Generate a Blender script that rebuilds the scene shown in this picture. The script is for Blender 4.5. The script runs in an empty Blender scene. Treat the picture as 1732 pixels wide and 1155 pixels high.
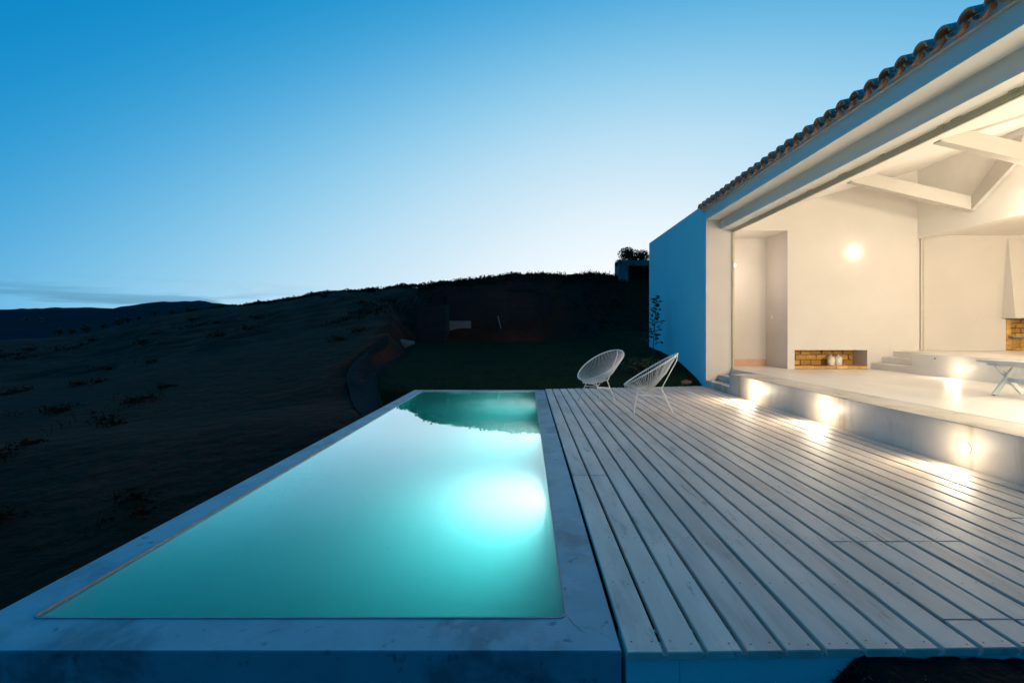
import bpy, bmesh, math, random
from mathutils import Vector, Matrix, noise
R = math.radians
random.seed(7)
sc = bpy.context.scene
col = sc.collection

# ------------------------------------------------------------------ camera
CAMH = 1.2
cd = bpy.data.cameras.new('camera'); cam = bpy.data.objects.new('camera', cd); col.objects.link(cam)
cam.location = (0, 0, CAMH); cam.rotation_euler = (R(90), 0, 0)
cd.sensor_width = 36; cd.lens = 36 * 818 / 1732
cd.shift_x = -25 / 1732; cd.shift_y = -19 / 1732
cd.clip_start = .05; cd.clip_end = 4000
sc.camera = cam

# ------------------------------------------------------------------ render, exposure
sc.render.engine = 'CYCLES'
sc.view_settings.view_transform = 'Standard'; sc.view_settings.look = 'None'
sc.view_settings.exposure = 0; sc.view_settings.gamma = 1
cy = sc.cycles
cy.use_denoising = True
cy.max_bounces = 10; cy.diffuse_bounces = 6; cy.transmission_bounces = 8; cy.volume_bounces = 2
cy.sample_clamp_indirect = 5
cy.caustics_reflective = False

# ------------------------------------------------------------------ world: dusk sky
def lin(c):
    return tuple((v / 255 / 12.92) if v / 255 <= .04045 else ((v / 255 + .055) / 1.055) ** 2.4 for v in c)
world = bpy.data.worlds.new('World'); sc.world = world; world.use_nodes = True
nt = world.node_tree; nt.nodes.clear()
def N(t, kind, **kw):
    n = t.nodes.new(kind)
    for k, v in kw.items(): setattr(n, k, v)
    return n
def M(t, op, a, b=None, c=None, clamp=False):
    n = t.nodes.new('ShaderNodeMath'); n.operation = op; n.use_clamp = clamp
    for i, v in enumerate((a, b, c)):
        if v is None: continue
        if isinstance(v, (int, float)): n.inputs[i].default_value = v
        else: t.links.new(v, n.inputs[i])
    return n.outputs[0]
def ramp(t, fac, stops, interp='LINEAR'):
    n = t.nodes.new('ShaderNodeValToRGB'); cr = n.color_ramp; cr.interpolation = interp
    while len(cr.elements) < len(stops): cr.elements.new(.5)
    for e, (p, c) in zip(cr.elements, stops):
        e.position = p; e.color = (*c, 1) if len(c) == 3 else c
    t.links.new(fac, n.inputs[0]); return n.outputs[0]
tc = N(nt, 'ShaderNodeTexCoord')
nrm = N(nt, 'ShaderNodeVectorMath', operation='NORMALIZE'); nt.links.new(tc.outputs['Generated'], nrm.inputs[0])
sep = N(nt, 'ShaderNodeSeparateXYZ'); nt.links.new(nrm.outputs[0], sep.inputs[0])
GLOW = R(14)
dt = N(nt, 'ShaderNodeVectorMath', operation='DOT_PRODUCT'); nt.links.new(nrm.outputs[0], dt.inputs[0])
dt.inputs[1].default_value = (math.sin(GLOW), math.cos(GLOW), 0)
gam = M(nt, 'MULTIPLY', M(nt, 'ARCCOSINE', dt.outputs['Value']), 180 / math.pi)
elev = M(nt, 'MULTIPLY', M(nt, 'MAXIMUM', M(nt, 'ARCSINE', sep.outputs['Z']), 0), 180 / math.pi)
v = M(nt, 'SUBTRACT', M(nt, 'SUBTRACT', 322, M(nt, 'MULTIPLY', gam, 2.1)), M(nt, 'MULTIPLY', elev, 2.2))
fac = M(nt, 'DIVIDE', M(nt, 'ADD', v, 100), 420, clamp=True)
def sp(x): return (x + 100) / 420
skycol = ramp(nt, fac, [(sp(-90), lin((0, 56, 104))), (sp(0), lin((0, 112, 176))), (sp(70), lin((0, 136, 200))), (sp(128), lin((3, 130, 195))), (sp(155), lin((30, 151, 211))),
    (sp(181), lin((92, 178, 225))), (sp(207), lin((148, 207, 238))), (sp(231), lin((185, 223, 244))), (sp(262), lin((222, 240, 250))), (sp(300), (1.0, 1.02, 1.05))], 'B_SPLINE')
# low streaky clouds near the horizon on the left
mp = N(nt, 'ShaderNodeMapping'); nt.links.new(nrm.outputs[0], mp.inputs[0]); mp.inputs['Scale'].default_value = (5, 5, 42); mp.inputs['Location'].default_value = (1.3, .2, .4)
cn = N(nt, 'ShaderNodeTexNoise'); cn.inputs['Scale'].default_value = 1.0; cn.inputs['Detail'].default_value = 7; cn.inputs['Roughness'].default_value = .55; cn.inputs['Distortion'].default_value = .4
nt.links.new(mp.outputs[0], cn.inputs['Vector'])
cm = ramp(nt, cn.outputs['Fac'], [(.42, (0, 0, 0)), (.56, (1, 1, 1))])
band = M(nt, 'MULTIPLY', M(nt, 'MULTIPLY', M(nt, 'SUBTRACT', 1, M(nt, 'DIVIDE', elev, 5.0), clamp=True), 1.6, clamp=True), M(nt, 'DIVIDE', M(nt, 'SUBTRACT', gam, 34), 12, clamp=True))
cmix = N(nt, 'ShaderNodeMix', data_type='RGBA'); nt.links.new(M(nt, 'MULTIPLY', M(nt, 'MULTIPLY', cm, band), .9), cmix.inputs['Factor'])
nt.links.new(skycol, cmix.inputs['A']); cmix.inputs['B'].default_value = (*lin((84, 146, 180)), 1)
bg = N(nt, 'ShaderNodeBackground'); nt.links.new(cmix.outputs['Result'], bg.inputs['Color']); bg.inputs['Strength'].default_value = 1
sky = N(nt, 'ShaderNodeTexSky', sky_type='NISHITA'); sky.sun_disc = False; sky.sun_elevation = R(-4); sky.sun_rotation = GLOW
bg2 = N(nt, 'ShaderNodeBackground'); nt.links.new(sky.outputs[0], bg2.inputs['Color']); bg2.inputs['Strength'].default_value = .05
ad = N(nt, 'ShaderNodeAddShader'); nt.links.new(bg.outputs[0], ad.inputs[0]); nt.links.new(bg2.outputs[0], ad.inputs[1])
wo = N(nt, 'ShaderNodeOutputWorld'); nt.links.new(ad.outputs[0], wo.inputs['Surface'])

# ------------------------------------------------------------------ material helpers
def mat(name, c1, c2=None, rough=.6, scale=(3, 3, 3), detail=6, bump=.0, bscale=(40, 40, 40), stains=(), spec=.5, lohi=(.35, .65), rand=False, metallic=0, randval=0, bdist=.01):
    m = bpy.data.materials.new(name); m.use_nodes = True; t = m.node_tree
    b = t.nodes['Principled BSDF']; b.inputs['Roughness'].default_value = rough; b.inputs['Specular IOR Level'].default_value = spec
    b.inputs['Metallic'].default_value = metallic
    tc = N(t, 'ShaderNodeTexCoord'); vec = tc.outputs['Object']
    if rand:
        oi = N(t, 'ShaderNodeObjectInfo'); cx = N(t, 'ShaderNodeVectorMath', operation='ADD')
        mu = M(t, 'MULTIPLY', oi.outputs['Random'], 97.3); cb = N(t, 'ShaderNodeCombineXYZ')
        for i in range(3): t.links.new(mu, cb.inputs[i])
        t.links.new(vec, cx.inputs[0]); t.links.new(cb.outputs[0], cx.inputs[1]); vec = cx.outputs[0]
    def nz(sc_, det=6, ro=.55, dist=0):
        mp = N(t, 'ShaderNodeMapping'); mp.inputs['Scale'].default_value = sc_; t.links.new(vec, mp.inputs[0])
        n = N(t, 'ShaderNodeTexNoise'); n.inputs['Scale'].default_value = 1; n.inputs['Detail'].default_value = det
        n.inputs['Roughness'].default_value = ro; n.inputs['Distortion'].default_value = dist
        t.links.new(mp.outputs[0], n.inputs['Vector']); return n.outputs['Fac']
    c2 = c2 or c1
    colr = ramp(t, nz(scale, detail), [(lohi[0], c1), (lohi[1], c2)])
    for (sc_, lo, hi, c, amt) in stains:
        f = ramp(t, nz(sc_, 5, .6, .3), [(lo, (0, 0, 0)), (hi, (amt, amt, amt))])
        mx = N(t, 'ShaderNodeMix', data_type='RGBA'); t.links.new(f, mx.inputs['Factor']); t.links.new(colr, mx.inputs['A']); mx.inputs['B'].default_value = (*c, 1)
        colr = mx.outputs['Result']
    if randval:
        hs = N(t, 'ShaderNodeHueSaturation'); t.links.new(M(t, 'ADD', M(t, 'MULTIPLY', N(t, 'ShaderNodeObjectInfo').outputs['Random'], randval), 1 - randval * .6), hs.inputs['Value'])
        t.links.new(colr, hs.inputs['Color']); colr = hs.outputs[0]
    t.links.new(colr, b.inputs['Base Color'])
    if bump:
        bp = N(t, 'ShaderNodeBump'); bp.inputs['Strength'].default_value = bump; bp.inputs['Distance'].default_value = bdist
        t.links.new(nz(bscale, 5), bp.inputs['Height']); t.links.new(bp.outputs[0], b.inputs['Normal'])
    return m
def emis(name, c, s):
    m = bpy.data.materials.new(name); m.use_nodes = True; b = m.node_tree.nodes['Principled BSDF']
    b.inputs['Base Color'].default_value = (.8, .8, .8, 1); b.inputs['Emission Color'].default_value = (*c, 1); b.inputs['Emission Strength'].default_value = s
    return m
PLASTER = mat('white_plaster', (.62, .58, .535), (.58, .54, .50), .75, (.9, .9, .9), bump=.12, bscale=(18, 18, 18), bdist=.006)
FACADE = mat('dusk_tinted_render', (.36, .87, .89), (.32, .82, .84), .8, (.7, .7, .5), bump=.25, bscale=(26, 26, 26), bdist=.008, stains=[((4, 4, .35), .54, .72, (.30, .76, .78), .35), ((1.2, 1.2, .8), .55, .7, (.32, .78, .81), .5)])  # white render with the blue dusk light put into its base colour
BEAM = mat('shaded_beam', (.47, .44, .40), (.44, .41, .37), .7, (.9, .9, .9), bump=.1, bscale=(18, 18, 18), bdist=.004)  # darker than the plaster: shade on the beams put into the colour
CEIL = mat('lit_plaster', (.80, .77, .72), (.76, .73, .68), .75, (.9, .9, .9), bump=.1, bscale=(18, 18, 18), bdist=.004)  # paler than the plaster: lit look of ceiling, lintel and upper wall in colour
CONC = mat('polished_concrete', (.78, .74, .69), (.68, .645, .59), .34, (1.6, .7, 1.6), bump=.07, bscale=(7, 22, 7), bdist=.004, stains=[((.9, .6, 1), .55, .75, (.55, .50, .43), .35)])
PLINTH = mat('plinth_concrete', (.66, .61, .52), (.52, .47, .39), .5, (2.2, 1.4, 2.2), bump=.2, bscale=(20, 20, 20), bdist=.005,
             stains=[((4, 2.6, .35), .55, .70, (.30, .24, .15), .75), ((5, 5, 3), .58, .74, (.42, .38, .30), .5)])
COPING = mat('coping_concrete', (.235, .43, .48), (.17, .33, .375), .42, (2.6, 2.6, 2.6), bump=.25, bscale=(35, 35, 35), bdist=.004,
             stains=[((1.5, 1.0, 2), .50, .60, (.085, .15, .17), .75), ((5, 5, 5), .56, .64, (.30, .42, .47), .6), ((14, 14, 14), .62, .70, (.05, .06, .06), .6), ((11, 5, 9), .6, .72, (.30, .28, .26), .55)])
DECKM = mat('painted_deck_wood', (.82, .69, .565), (.66, .55, .45), .52, (5, 1.1, 5), bump=.3, bscale=(90, 2.2, 60), bdist=.003, rand=True, randval=.14,
            stains=[((7, 1.3, 5), .53, .68, (.46, .38, .30), .55), ((17, 3.2, 9), .61, .70, (.26, .20, .15), .6), ((3, 12, 3), .66, .74, (.38, .31, .25), .5)])
TERRA = mat('terracotta', (.76, .36, .18), (.60, .26, .125), .42, (14, 14, 14), bump=.3, bscale=(60, 60, 60), rand=True, randval=.4, stains=[((9, 9, 9), .55, .7, (.20, .15, .11), .5)])
TILETOP = mat('weathered_skylit_tile', (.44, .36, .30), (.26, .22, .19), .40, (10, 10, 10), bump=.3, bscale=(50, 50, 50), rand=True, randval=.3, stains=[((8, 8, 8), .5, .66, (.50, .50, .46), .6)])
BRICK = mat('fire_brick', (.66, .38, .09), (.50, .25, .06), .75, (16, 16, 16), bump=.4, bscale=(70, 70, 70), rand=True, randval=.45, stains=[((20, 20, 20), .58, .7, (.18, .08, .03), .5)])
MORTAR = mat('mortar', (.05, .03, .016), (.03, .02, .012), .9, (20, 20, 20), bump=.3)
SKIRT = mat('terracotta_skirting', (.62, .38, .26), (.56, .33, .22), .6, (6, 6, 6))
METALW = mat('white_lacquered_metal', (.76, .76, .73), (.70, .70, .67), .38, (30, 30, 30))
CORD = mat('white_vinyl_cord', (.78, .78, .74), (.68, .68, .64), .45, (30, 30, 30))
TRACK = mat('painted_track_metal', (.50, .46, .34), (.44, .40, .29), .5, (9, 3, 9))
DARKM = mat('dark_rubber', (.02, .02, .02), None, .7)
BENCHW = mat('white_bench_paint', (.66, .66, .65), (.58, .58, .58), .45, (8, 2, 8), bump=.15, bscale=(60, 3, 60))
STEEL = mat('grey_steel', (.30, .33, .36), (.24, .27, .30), .4, (20, 20, 20), metallic=.6)
CERAM = mat('cream_ceramic', (.74, .71, .62), (.68, .65, .56), .3, (12, 12, 12))
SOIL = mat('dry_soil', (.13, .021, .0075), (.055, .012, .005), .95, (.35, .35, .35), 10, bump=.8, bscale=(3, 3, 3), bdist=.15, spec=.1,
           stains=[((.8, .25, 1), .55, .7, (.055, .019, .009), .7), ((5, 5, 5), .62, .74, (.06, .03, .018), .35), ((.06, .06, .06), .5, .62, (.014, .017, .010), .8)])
BEDSOIL = mat('bed_soil', (.016, .014, .011), (.008, .008, .007), .95, (6, 6, 6), 8, bump=.8, bscale=(30, 30, 30), bdist=.03, spec=.1)
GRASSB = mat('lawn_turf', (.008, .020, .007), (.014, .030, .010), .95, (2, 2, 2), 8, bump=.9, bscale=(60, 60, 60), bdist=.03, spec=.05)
GRASS = mat('grass_blade', (.010, .026, .009), (.018, .038, .012), .8, (3, 3, 3), spec=.1)
SCRUB = mat('dry_scrub', (.030, .030, .016), (.016, .022, .011), .9, (2, 2, 2), spec=.05)
DRYG = mat('dry_grass', (.10, .024, .010), (.06, .016, .007), .9, (.5, .5, .5), spec=.05)
LEAF = mat('dark_leaf', (.018, .035, .014), (.032, .05, .02), .6, (9, 9, 9), spec=.3)
BARK = mat('bark', (.05, .036, .026), (.03, .022, .016), .9, (20, 20, 20), bump=.4)
STONE = mat('rough_stone', (.16, .13, .11), (.10, .085, .075), .9, (5, 5, 5), bump=.6, bscale=(16, 16, 16), bdist=.03)
REDSTONE = mat('reddish_stone', (.22, .10, .065), (.15, .075, .05), .9, (9, 9, 9), bump=.6, bscale=(22, 22, 22), bdist=.02)
EARTH = mat('rammed_earth', (.016, .0145, .012), (.011, .0105, .009), .95, (1, 1, 4), bump=.6, bscale=(9, 9, 12), bdist=.04)
RUINW = mat('old_lime_render', (.20, .20, .19), (.12, .11, .10), .9, (1.2, 1.2, 1.2), bump=.6, bscale=(8, 8, 8), bdist=.04, stains=[((1.5, 1.5, .8), .5, .62, (.06, .045, .035), .85)])
HILLM = mat('hazed_hill_cover', (.018, .036, .044), (.030, .044, .048), .95, (.02, .02, .02), 9, spec=.0, stains=[((.005, .012, .01), .52, .58, (.055, .05, .035), .7)])  # hill cover with the blue of distance haze put into the colour
PATHM = mat('gravel', (.024, .022, .021), (.012, .0115, .011), .95, (9, 9, 9), 8, bump=.8, bscale=(45, 45, 45), bdist=.03, spec=.1)
PALEP = mat('pale_panel', (.16, .17, .17), (.12, .13, .13), .8, (2, 2, 2))
BASINM = mat('pool_plaster', (.50, .58, .58), (.46, .54, .54), .7, (.8, .8, .8))
RIM = mat('pool_rim_grout', (.48, .38, .35), (.40, .31, .29), .6, (9, 9, 9))

# ------------------------------------------------------------------ geometry helpers
class MB:
    def __init__(s): s.v = []; s.f = []
    def box(s, x0, x1, y0, y1, z0, z1):
        n = len(s.v)
        s.v += [(x, y, z) for z in (z0, z1) for y in (y0, y1) for x in (x0, x1)]
        s.f += [tuple(n + i for i in q) for q in ((0, 2, 3, 1), (4, 5, 7, 6), (0, 1, 5, 4), (2, 6, 7, 3), (0, 4, 6, 2), (1, 3, 7, 5))]
        return s
    def poly(s, pts, faces):
        n = len(s.v); s.v += [tuple(p) for p in pts]; s.f += [tuple(n + i for i in q) for q in faces]; return s
    def prism(s, pts2, a0, a1, axis='y'):
        k = len(pts2)
        def mk(p, a): return {'y': (p[0], a, p[1]), 'x': (a, p[0], p[1]), 'z': (p[0], p[1], a)}[axis]
        pts = [mk(p, a0) for p in pts2] + [mk(p, a1) for p in pts2]
        fs = [tuple(range(k)), tuple(range(2 * k - 1, k - 1, -1))] + [(i, i + k, (i + 1) % k + k, (i + 1) % k) for i in range(k)]
        return s.poly(pts, fs)
    def tube(s, path, r, seg=8, closed=False, r1=None):
        P = [Vector(p) for p in path]; n0 = len(s.v); k = len(P); prev = None
        for i, p in enumerate(P):
            if closed: d = P[(i + 1) % k] - P[i - 1]
            else: d = P[min(i + 1, k - 1)] - P[max(i - 1, 0)]
            d.normalize()
            if prev is None:
                u = d.orthogonal().normalized()
            else:
                u = (prev - d * prev.dot(d)).normalized()
            prev = u; w = d.cross(u)
            rr = r if r1 is None else r + (r1 - r) * i / (k - 1)
            for j in range(seg):
                a = 2 * math.pi * j / seg
                s.v.append(tuple(p + (u * math.cos(a) + w * math.sin(a)) * rr))
        last = k if closed else k - 1
        for i in range(last):
            a, b = n0 + i * seg, n0 + ((i + 1) % k) * seg
            for j in range(seg): s.f.append((a + j, a + (j + 1) % seg, b + (j + 1) % seg, b + j))
        if not closed:
            s.f.append(tuple(n0 + j for j in reversed(range(seg)))); s.f.append(tuple(n0 + (k - 1) * seg + j for j in range(seg)))
        return s
    def lathe(s, prof, c, seg=20, axis='z'):
        n0 = len(s.v); k = len(prof)
        for (r, h) in prof:
            for j in range(seg):
                a = 2 * math.pi * j / seg; p = (r * math.cos(a), r * math.sin(a), h)
                if axis == 'x': p = (-p[2], p[0], p[1])      # profile height grows towards -X
                if axis == 'y': p = (p[0], -p[2], p[1])      # profile height grows towards -Y
                s.v.append((c[0] + p[0], c[1] + p[1], c[2] + p[2]))
        for i in range(k - 1):
            for j in range(seg):
                a = n0 + i * seg; b = a + seg
                s.f.append((a + j, a + (j + 1) % seg, b + (j + 1) % seg, b + j))
        s.f.append(tuple(n0 + j for j in reversed(range(seg)))); s.f.append(tuple(n0 + (k - 1) * seg + j for j in range(seg)))
        return s
    def mesh(s, name, m=None, smooth=False, bevel=0, angle=35, recalc=True):
        me = bpy.data.meshes.new(name); me.from_pydata(s.v, [], s.f)
        bm = bmesh.new(); bm.from_mesh(me)
        if recalc: bmesh.ops.recalc_face_normals(bm, faces=bm.faces)
        if bevel:
            es = [e for e in bm.edges if e.is_manifold and e.calc_face_angle(0) > R(30)]
            bmesh.ops.bevel(bm, geom=es, offset=bevel, segments=2, affect='EDGES', clamp_overlap=True)
        if smooth:
            for f in bm.faces: f.smooth = True
            for e in bm.edges:
                if e.is_manifold and e.calc_face_angle(0) > R(angle): e.smooth = False
        bm.to_mesh(me); bm.free()
        if m: me.materials.append(m)
        return me
def voxel(ops):
    """boundary mesh of a run of ('+'/'-', x0,x1,y0,y1,z0,z1) boxes"""
    ax = [sorted({o[1 + 2 * a] for o in ops} | {o[2 + 2 * a] for o in ops}) for a in range(3)]
    n = [len(a) - 1 for a in ax]
    def solid(i, j, k):
        if not (0 <= i < n[0] and 0 <= j < n[1] and 0 <= k < n[2]): return False
        c = [(ax[a][q] + ax[a][q + 1]) / 2 for a, q in enumerate((i, j, k))]; r = False
        for o in ops:
            if o[1] < c[0] < o[2] and o[3] < c[1] < o[4] and o[5] < c[2] < o[6]: r = o[0] == '+'
        return r
    S = {(i, j, k): solid(i, j, k) for i in range(n[0]) for j in range(n[1]) for k in range(n[2])}
    mb = MB(); idx = {}
    def V(i, j, k):
        if (i, j, k) not in idx: idx[i, j, k] = len(mb.v); mb.v.append((ax[0][i], ax[1][j], ax[2][k]))
        return idx[i, j, k]
    for (i, j, k), s in S.items():
        if not s: continue
        for d, q in (((-1, 0, 0), ((0, 0, 0), (0, 0, 1), (0, 1, 1), (0, 1, 0))), ((1, 0, 0), ((1, 0, 0), (1, 1, 0), (1, 1, 1), (1, 0, 1))),
                     ((0, -1, 0), ((0, 0, 0), (1, 0, 0), (1, 0, 1), (0, 0, 1))), ((0, 1, 0), ((0, 1, 0), (0, 1, 1), (1, 1, 1), (1, 1, 0))),
                     ((0, 0, -1), ((0, 0, 0), (0, 1, 0), (1, 1, 0), (1, 0, 0))), ((0, 0, 1), ((0, 0, 1), (1, 0, 1), (1, 1, 1), (0, 1, 1)))):
            if not S.get((i + d[0], j + d[1], k + d[2]), False):
                mb.f.append(tuple(V(i + a, j + b, k + c) for a, b, c in q))
    return mb
WORLD = {}
def empty(name, loc=(0, 0, 0), rz=0):
    o = bpy.data.objects.new(name, None); col.objects.link(o); o.location = loc; o.rotation_euler = (0, 0, rz); o.empty_display_size = .1
    return o
def obj(name, me, parent=None, loc=(0, 0, 0)):
    """mesh in world coordinates when the parents stand unrotated; chairs use local meshes and local=True below"""
    o = bpy.data.objects.new(name, me); col.objects.link(o); o.location = loc
    if parent is not None:
        o.parent = parent
        off = Vector((0, 0, 0)); p = parent
        while p is not None: off += p.location + p.matrix_parent_inverse.to_translation(); p = p.parent
        o.matrix_parent_inverse = Matrix.Translation(-off)
    return o
def lobj(name, me, parent):
    o = bpy.data.objects.new(name, me); col.objects.link(o); o.parent = parent; return o
def tag(o, label=None, cat=None, group=None, kind=None):
    if label: o['label'] = label
    if cat: o['category'] = cat
    if group: o['group'] = group
    if kind: o['kind'] = kind
    return o
def lamp(name, kind, loc, energy, colr, parent, size=.05, rot=None, **kw):
    d = bpy.data.lights.new(name, kind); d.energy = energy; d.color = colr
    if kind == 'AREA': d.size = size; d.shape = 'DISK'
    else: d.shadow_soft_size = size
    for k, v_ in kw.items(): setattr(d, k, v_)
    o = bpy.data.objects.new(name, d); col.objects.link(o); o.location = loc
    if rot: o.rotation_euler = rot
    if parent is not None:
        o.parent = parent; o.matrix_parent_inverse = Matrix.Translation(-parent.location)
    return o
def interp(x, pts):
    if x <= pts[0][0]: return pts[0][1]
    for (a, p), (b, q) in zip(pts, pts[1:]):
        if x <= b: return p + (q - p) * (x - a) / (b - a)
    return pts[-1][1]
def smooth(t): t = max(0, min(1, t)); return t * t * (3 - 2 * t)
def fbm(x, y, s=1.0): return noise.fractal((x * s, y * s, 3.1), 1.0, 2.0, 5)

# ------------------------------------------------------------------ terrain
# skyline of the near hillside: direction (image column), forward distance of the crest, image row it reaches
CREST = [(-900, 120, 600), (-300, 115, 592), (0, 100, 576), (130, 90, 567), (200, 84, 551), (260, 80, 535), (372, 70, 520), (450, 60, 513), (520, 52, 501), (580, 46, 494),
         (640, 42, 490), (690, 36, 487), (718, 27.6, 484), (760, 27, 477), (830, 26.5, 475), (870, 26.4, 468), (900, 26.4, 466), (960, 26.4, 465), (1040, 26.2, 470),
         (1100, 26.5, 472), (1300, 28, 466), (1700, 32, 460), (2400, 40, 470)]
CD = [(a, b) for a, b, c in CREST]; CZ = [(a, 1.2 + (558.5 - c) / 818 * b) for a, b, c in CREST]
NEARZ = [(-40, -1.9), (0, -1.75), (2, -1.55), (4, -1.0), (6, -.5), (7.6, -.2), (10, -.16), (12, .0), (16, .28), (20, .62), (400, .62)]
LB = [(-2.29, 7.9), (-2.62, 8.6), (-2.95, 9.6), (-3.5, 11), (-3.95, 12.4), (-4.1, 14), (-4.3, 16.5), (-4.7, 19), (-4.9, 20.3)]
def lawn_z(X, Y): return interp(Y, [(7.8, -.14), (9.9, -.07), (12, .03), (16, .34), (20.5, .74)]) + (.30 * smooth((X - 1.9) / 1.9) * smooth((Y - 10.4) / 2.4) + .12 * smooth((X - 2.7) / 1.1) * smooth((Y - 10.45) / .5))
def lawn_left(Y): return interp(Y, [(b, a) for a, b in LB])
def ground_z(X, Y):
    p = 891 + 818 * X / max(Y, 6.0)
    D = interp(p, CD); zc = interp(p, CZ)
    left = smooth((715 - p) / 60)
    base_y = interp(Y, NEARZ) - .10 * max(0, -X - 3.0) * (1 if X > -14 else 14 / max(14, -X))
    hill = base_y + (zc - base_y) * smooth((Y - 19.5) / max(D - 19.5, 2)) if Y > 19.5 else base_y
    t = (Y - 10) / max(D - 10, 1)
    b10 = interp(10, NEARZ) - .10 * max(0, -X * 10 / max(Y, 10) - 3.0)
    slope = b10 + (zc - b10) * min(max(t, 0), 1) ** .9 if Y > 10 else base_y
    z = slope * left + hill * (1 - left)
    if Y > D: z = zc - (Y - D) * .10 - .0015 * (Y - D) ** 2
    z = max(z, -25)
    amp = .05 + .012 * min(Y, 40) if Y > 20 else .05
    if -3.9 < X < 4 and 7 < Y < 14: amp = .0
    if abs(Y - D) < 4: amp *= .5
    z += amp * fbm(X, Y, .35)
    if 7.9 < Y < 20.4 and X > lawn_left(Y) - .4: z = min(z, lawn_z(X, Y) - .16)
    return z
def steps(a, b, pieces):
    out = [a]; x = a
    while x < b - 1e-6:
        h = interp(x, pieces); x = min(x + h, b); out.append(x)
    return out
gm = MB()
def grid(xs, ys, f):
    n = len(gm.v)
    for y in ys:
        for x in xs: gm.v.append((x, y, f(x, y)))
    w = len(xs)
    for j in range(len(ys) - 1):
        for i in range(w - 1): a = n + j * w + i; gm.f.append((a, a + 1, a + w + 1, a + w))
HX = [(-160, 6), (-60, 2.2), (-20, .6), (20, .6), (60, 3), (90, 6)]; HY = [(-30, 3), (0, .7), (18, .55), (30, .6), (40, 1.5), (110, 4), (160, 8)]
grid(steps(-160, -2.2, HX), steps(-30, 9.72, HY), ground_z)
grid(steps(-160, 90, HX), steps(9.72, 160, HY), ground_z)
grid([-2.2, 20, 90], [-30, 0, 9.72], lambda x, y: -1.9)
for xs_, k in ((steps(-2.2, 90, HX), 0),):
    n0 = len(gm.v)
    for x in xs_: gm.v += [(x, 9.72, ground_z(x, 9.72)), (x, 9.72, -2.0)]
    for i in range(len(xs_) - 1): a = n0 + 2 * i; gm.f.append((a, a + 1, a + 3, a + 2))
ys_ = steps(-30, 9.72, HY); n0 = len(gm.v)
for y in ys_: gm.v += [(-2.2, y, ground_z(-2.2, y)), (-2.2, y, -2.0)]
for i in range(len(ys_) - 1): a = n0 + 2 * i; gm.f.append((a, a + 1, a + 3, a + 2))
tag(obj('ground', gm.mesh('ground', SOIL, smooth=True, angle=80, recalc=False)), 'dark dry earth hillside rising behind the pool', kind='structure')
# far hills beyond the valley
hm = MB(); prof = [(-1500, 545), (-700, 532), (-300, 527), (0, 524), (60, 522), (120, 521), (190, 521.5), (215, 518), (240, 514), (262, 512), (300, 511), (330, 509), (352, 511), (380, 515), (440, 520), (560, 528), (800, 540), (1300, 548)]
cols = [-1500 + 12 * i for i in range(234)]; rows = [0, .12, .25, .4, .55, .7, .85, .93, 1, 1.15]
for p in cols:
    Yh = 520 if p > 190 else 420
    zt = 1.2 + (558.5 - interp(p, prof)) / 818 * 520 + 1.2 * fbm(p, 0, .06) + .7 * abs(noise.noise((p * .21, 1.7, .3)))
    for r in rows:
        Y = 230 + 290 * r; X = (p - 891) / 818 * Y
        zb = -22; z = zb + (zt - zb) * smooth(min(r, 1)) if r <= 1 else zt - 10
        hm.v.append((X, Y, z + (.8 * fbm(X, Y, .02) if r < .99 else 0)))
w = len(rows)
for i in range(len(cols) - 1):
    for j in range(w - 1): a = i * w + j; hm.f.append((a, a + w, a + w + 1, a + 1))
tag(obj('hills', hm.mesh('hills', HILLM, smooth=True, angle=80)), 'low dark hills on the horizon beyond the valley', kind='structure')
# lawn sheet behind the pool
lm = MB(); ys = steps(7.9, 20.3, [(0, .22), (14, .22), (20, .5)]); NX = 60
for y in ys:
    xl = lawn_left(y); xr = 9.5 if y > 9.84 else -2.285
    for i in range(NX + 1):
        f = i / NX; x = xl + (xr - xl) * f
        e = .0 if i == 0 else .03
        lm.v.append((x, y, lawn_z(x, y) - .06 + 2 * e + (.012 * fbm(x, y, 2) if i else -.05)))
for j in range(len(ys) - 1):
    if ys[j] < 9.84 <= ys[j + 1]: continue
    for i in range(NX): a = j * (NX + 1) + i; lm.f.append((a, a + 1, a + NX + 2, a + NX + 1))
y0 = 9.84; y1 = min(y for y in ys if y >= 9.84)
n = len(lm.v)
for y in (max(y for y in ys if y < 9.84), y0, y0 + .0005, y1):
    pass
for k in range(41):
    x = -3.15 + (9.5 + 3.15) * k / 40
    for y in (9.835, y1 + .01): lm.v.append((x if k else lawn_left(y), y, lawn_z(x, y)))
for k in range(40): a = n + 2 * k; lm.f.append((a, a + 2, a + 3, a + 1))
n = len(lm.v); ya = max(y for y in ys if y < 9.84)
lm.v += [(lawn_left(ya), ya, lawn_z(-3, ya)), (-2.285, ya, lawn_z(-3, ya)), (-2.285, y1, lawn_z(-3, y1)), (lawn_left(y1), y1, lawn_z(-3, y1))]; lm.f.append((n, n + 1, n + 2, n + 3))
tag(obj('lawn', lm.mesh('lawn', GRASSB, smooth=True, angle=80, recalc=False)), 'dark green lawn behind the pool and deck', kind='structure')
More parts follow.
